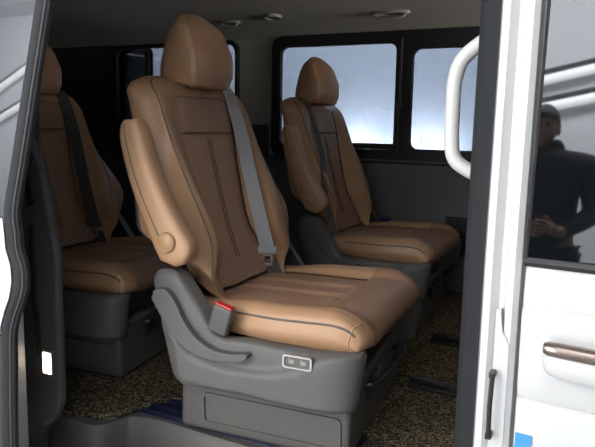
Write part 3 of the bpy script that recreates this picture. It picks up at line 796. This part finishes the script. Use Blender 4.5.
    # --- buckle on the near side
  if belt != 'near':
    Rm = Matrix.Rotation(radians(16), 3, 'Y') @ Matrix.Rotation(radians(0), 3, 'X')
    mb = MB(); mb.box((.064, -.279, .846), (.048, .024, .064), Rm); bk = mb.build('buckle', 'buckle', t, bevel=.006, seg=3, z0=Z0)
    c = Vector((.064, -.279, .846)) + Rm @ Vector((0, 0, .0315)) - Vector((0, 0, Z0))
    mb = MB(); mb.box(c, (.040, .018, .007), Rm); mb.build('release_button', 'red', bk, bevel=.002)
  if True:
    # --- belt
    dark = belt == 'dark'  # shadowed seat: the shade on its belt is put into darker webbing
    if belt in ('far', 'dark'):
        C0 = crom([(-.225, .140, 1.325), (-.190, .136, 1.366), (-.155, .134, 1.352), (-.118, .138, 1.25), (-.084, .128, 1.14), (-.050, .114, 1.04), (-.014, .106, .930)], 6)
        Wd = lambda f: Vector((.0 + .86 * f, 1 - .45 * f, 0)).normalized()
    else:
        C0 = crom([(-.225, -.105, 1.325), (-.190, -.115, 1.368), (-.150, -.135, 1.350), (-.100, -.160, 1.25), (-.066, -.175, 1.16), (-.04, -.215, 1.06), (.0, -.245, .95), (.03, -.262, .88)], 6)
        Wd = lambda f: Vector((.2 * f, 1, 0)).normalized()
    rows = []
    for i, p in enumerate(C0):
        f = .15 + .85 * sst(.12, .8, i / (len(C0) - 1)); w = Wd(f) * (.0195 if belt != 'near' else .015); w2 = Vector((w.y, -w.x, 0)).normalized() * .0012
        p = Vector(p); rows.append([p - w + w2, p + w + w2, p + w - w2, p - w - w2])
    mb = MB(); mb.grid(rows, cu=True, cap0=True, cap1=True); wb = mb.build('seat_belt', 'webbing' if belt == 'far' else 'dwebbing', t, z0=Z0)
    if belt in ('far', 'dark'):
        e = Vector(C0[-1]) - Vector((0, 0, Z0)); w = Wd(1); Mx = Matrix((w, Vector((w.y, -w.x, 0)), Vector((0, 0, 1)))).transposed()
        mb = MB(); mb.box(e + Vector((0, 0, -.004)), (.054, .012, .022), Mx); mb.build('belt_guide', 'buckle' if dark else 'lightgrey2', wb, bevel=.004)
        mb = MB(); q = e + Vector((0, 0, -.014))
        for a, b, c_, d in ((-.012, -.015, .006, .036), (.012, -.015, .006, .036), (0, -.001, .030, .010), (0, -.031, .030, .008)):
            mb.box(q + Mx @ Vector((a, 0, b)), (c_, .003, d), Mx)
        mb.build('belt_tongue', 'chrome', wb, bevel=.001)
        mb = MB(); qq = [e + Vector((.004, .006, -.03)), e + Vector((.012, .012, -.055)), e + Vector((.022, .02, -.085)), e + Vector((.03, .03, -.11))]
        rw = [[p - w * .019, p + w * .019, p + w * .019 + Vector((0, .003, 0)), p - w * .019 + Vector((0, .003, 0))] for p in qq]
        mb.grid(rw, cu=True, cap0=True, cap1=True); mb.build('lap_belt', 'dwebbing', wb)
  return t
M['seam'] = mat('dark_brown_seam', (.10, .055, .033), .6)
M['striplight'] = mat('strip_lamp_glow', (.9, .9, .9), .5, emit=((.95, .97, 1), 2.6))
M['dimstreak'] = mat('added_streak_glow', (.9, .9, .9), .5, emit=((.95, .97, 1), 1.5))  # glow of the added tubes mirrored in the sliding door glass
M['brown2'] = mat('mid_brown_leather', (.30, .170, .098), .44, bump=('voronoi', 600, .18, .0008), var=(8, .05), spec=.4)
M['lightgrey2'] = mat('grey_belt_guide', (.30, .30, .30), .4)
make_seat('nearest tan and brown leather captain seat, large, in the middle of the door opening', (-.010, .508, FZ), .07, 'far')
make_seat('smaller tan leather captain seat at right, against the far divided window', (-.136, 1.485, FZ - .003), .03, 'near')
make_seat('shadowed brown leather captain seat at far left, partly hidden behind the nearest seat', (-.742, .615, FZ - .003), .10, 'dark')

# ------------------------------------------------------------------ long strip lamps high on the studio wall; short left tubes added for reflections
for i, (x0, z0, x1, z1, lab) in enumerate(((-2.2, 1.62, 1.9, 2.52, 'lower of two long strip lamps mirrored in the dark front door glass'), (-2.2, 1.86, 1.9, 2.80, 'upper of two long strip lamps mirrored in the dark front door glass'), (-8.0, 2.30, -6.3, 3.15, 'lower short added glowing tube at the left end of the studio wall'), (-8.0, 2.75, -6.3, 3.75, 'upper short added glowing tube at the left end of the studio wall'))):
    t = thing('glow_strip', lab, 'lamp', (0, -5.60, 0), 0, 'studio strip lamps')
    mb = MB(); mb.tube([(x0, 0, z0), (x1, 0, z1)], .045, 10); mb.build('glow_tube', 'striplight' if i < 2 else 'dimstreak', t)
    mb = MB(); mb.tube([(x0 - .05, -.01, z0 + .075), (x1 + .05, -.01, z1 + .075)], .028, 8); mb.build('tube_housing', 'darkmetal', t)

# ------------------------------------------------------------------ the photographer, standing in the studio and mirrored in the front door glass
ph = thing('person', 'person in a black shirt, arms bent in front, mirrored in the front door glass', 'person', (.30, -3.12, 0), 0)
ph.rotation_euler = (0, 0, 0)
def skinned(name, J, edges, rad, m, parent, sub=2, root=0):
    me = bpy.data.meshes.new(name); me.from_pydata(J, edges, []); o = bpy.data.objects.new(name, me); COL.objects.link(o)
    sk = o.modifiers.new('skin', 'SKIN'); sk.use_smooth_shade = True
    for i, v in enumerate(me.skin_vertices[0].data):
        r = rad[i]; v.radius = r if isinstance(r, tuple) else (r, r); v.use_root = (i == root)
    q = o.modifiers.new('sub', 'SUBSURF'); q.levels = q.render_levels = sub
    dg = bpy.context.evaluated_depsgraph_get(); me2 = bpy.data.meshes.new_from_object(o.evaluated_get(dg)); bpy.data.objects.remove(o)
    me2.materials.clear(); me2.name = name
    return link(name, me2, m, parent)
# faces +y (towards the van)
J = [(0, 0, .94), (0, 0, 1.08), (0, .005, 1.24), (0, 0, 1.38), (-.01, .01, 1.47), (-.03, .02, 1.53),
     (.10, 0, .88), (.115, .02, .50), (.12, -.01, .10), (-.10, 0, .88), (-.115, .02, .50), (-.12, -.01, .10),
     (.19, -.01, 1.39), (.245, -.01, 1.12), (.10, .17, 1.02), (.035, .22, 1.04), (-.19, -.01, 1.39), (-.245, -.01, 1.12), (-.10, .17, 1.00), (-.035, .23, 1.01)]
E2 = [(0, 1), (1, 2), (2, 3), (3, 4), (4, 5), (0, 6), (6, 7), (7, 8), (0, 9), (9, 10), (10, 11), (3, 12), (12, 13), (13, 14), (14, 15), (3, 16), (16, 17), (17, 18), (18, 19)]
Rd = [(.15, .105), (.135, .10), (.155, .11), (.14, .09), .058, .054, .085, .058, .042, .085, .058, .042, .066, .050, .036, .026, .066, .050, .036, .026]
body = skinned('body', J, E2, Rd, 'skin', ph)
# head with face
rows = []
hc = Vector((-.05, .03, 1.61))
mbh = MB()
for i in range(23):
    a = -pi / 2 + pi * i / 22; zz = sin(a) * .118; r = cos(a)
    row = []
    for k in range(32):
        b = 2 * pi * k / 32; x = cos(b) * r * .077; y = sin(b) * r * .095
        if y > 0:
            fr_ = sin(b)
            y += .022 * math.exp(-((zz + .020) / .018) ** 2) * max(0, fr_) ** 24 + .006 * math.exp(-((zz + .055) / .01) ** 2) * max(0, fr_) ** 8
            y -= .008 * math.exp(-((zz - .005) / .012) ** 2) * math.exp(-((abs(x) - .032) / .014) ** 2)
        if zz < -.03: x *= 1 - .25 * (-.03 - zz) / .09; 
        row.append((hc.x + x, hc.y + y, hc.z + zz))
    rows.append(row)
mbh.grid(rows, cu=True); hd = mbh.build('head', 'skin', ph)
hd.name = 'head'
for s_ in (-1, 1):
    mb = MB(); mb.grid([[(hc.x + s_ * (.074 + .010 * q), hc.y - .005 + .020 * r_ * cos(a), hc.z - .01 + .032 * r_ * sin(a)) for a in [2 * pi * k / 12 for k in range(12)]] for q, r_ in ((0, .7), (.9, 1), (1.2, .8), (.9, .3))], cu=True, cap1=True); mb.build('ear', 'skin', hd)
    mb = MB(); mb.grid([[(hc.x + s_ * .031 + .011 * cos(b) * cos(a), hc.y + .083 + .011 * sin(b) * cos(a), hc.z + .004 + .011 * sin(a)) for b in [2 * pi * k / 10 for k in range(10)]] for a in [-1.4 + 2.8 * k / 6 for k in range(7)]], cu=True); mb.build('eye', 'hair', hd)
mb = MB(); rows = []
for i in range(14):
    a = -.05 + (pi / 2 + .05) * i / 13
    rows.append([(hc.x + cos(b) * cos(a) * .084, hc.y - .006 + sin(b) * cos(a) * (.098 if sin(b) > 0 else .104), hc.z + .014 + sin(a) * .116 + (.035 if sin(b) > .3 and i < 6 else 0) * (1 - i / 6) * max(0, sin(b)) - (.05 * (1 - i / 6) if sin(b) < 0 and i < 6 else 0)) for b in [2 * pi * k / 32 for k in range(32)]])
mb.grid(rows, cu=True, cap1=True); mb.build('hair', 'hair', hd)
# shirt, trousers, shoes
J = [(0, 0, .86), (0, 0, 1.08), (0, .005, 1.24), (0, 0, 1.39), (-.01, .01, 1.48), (.195, -.01, 1.395), (.25, -.01, 1.13), (.095, .172, 1.02), (-.195, -.01, 1.395), (-.25, -.01, 1.13), (-.095, .172, 1.00)]
E2 = [(0, 1), (1, 2), (2, 3), (3, 4), (3, 5), (5, 6), (6, 7), (3, 8), (8, 9), (9, 10)]
skinned('shirt', J, E2, [(.175, .13), (.165, .125), (.18, .13), (.165, .105), .074, .082, .068, .046, .082, .068, .046], 'shirt', ph)
for s_ in (-1, 1):
    mb = MB(); mb.grid([[(s_ * .045 + .022 * cos(a) * 1.2, .055 + .02 * sin(a), 1.435 + dz) for a in [2 * pi * k / 10 for k in range(10)]] for dz in (-.02, 0, .018)], cu=True, cap1=True); mb.build('collar', 'shirt', ph)
J = [(0, 0, .95), (.10, 0, .86), (.115, .02, .50), (.12, -.01, .07), (-.10, 0, .86), (-.115, .02, .50), (-.12, -.01, .07)]
skinned('trousers', J, [(0, 1), (1, 2), (2, 3), (0, 4), (4, 5), (5, 6)], [(.16, .12), .105, .078, .064, .105, .078, .064], 'trousers', ph)
for s_ in (-1, 1):
    mb = MB(); rows = []
    for y, w, h in ((-.07, .020, .03), (-.06, .036, .075), (0, .040, .085), (.06, .042, .06), (.13, .046, .045), (.18, .036, .035), (.195, .012, .02)):
        rows.append([(s_ * .12 + w * cos(a), y, max(.001, h * .5 + h * .5 * sin(a))) for a in [2 * pi * k / 16 for k in range(16)]])
    mb.grid(rows, cu=True, cap0=True, cap1=True); mb.build('shoe', 'shoe', ph)
# hands closed round a camera
def hand(base, s_):
    base = Vector(base)
    J = [base, base + Vector((-.03 * s_, .03, .015)), base + Vector((-.055 * s_, .055, .025))]; E3 = [(0, 1), (1, 2)]; Rr = [.024, (.034, .018), (.034, .016)]
    for k, L in enumerate((.030, .034, .032, .025)):
        b = base + Vector((-.055 * s_, .06, .050 - .020 * k)); n = len(J)
        J += [b, b + Vector((-L * s_ * .8, .018, 0)), b + Vector((-L * s_ * 1.5, -.004, 0))]; E3 += [(2, n), (n, n + 1), (n + 1, n + 2)]; Rr += [.010, .009, .0075]
    n = len(J); b = base + Vector((-.03 * s_, .02, .035)); J += [b, b + Vector((-.02 * s_, .0, .030)), b + Vector((-.042 * s_, .012, .042))]; E3 += [(1, n), (n, n + 1), (n + 1, n + 2)]; Rr += [.013, .0105, .009]
    skinned('hand', [tuple(p) for p in J], E3, Rr, 'skin', ph, sub=1)
hand((.085, .185, 1.03), 1); hand((-.085, .185, 1.01), -1)
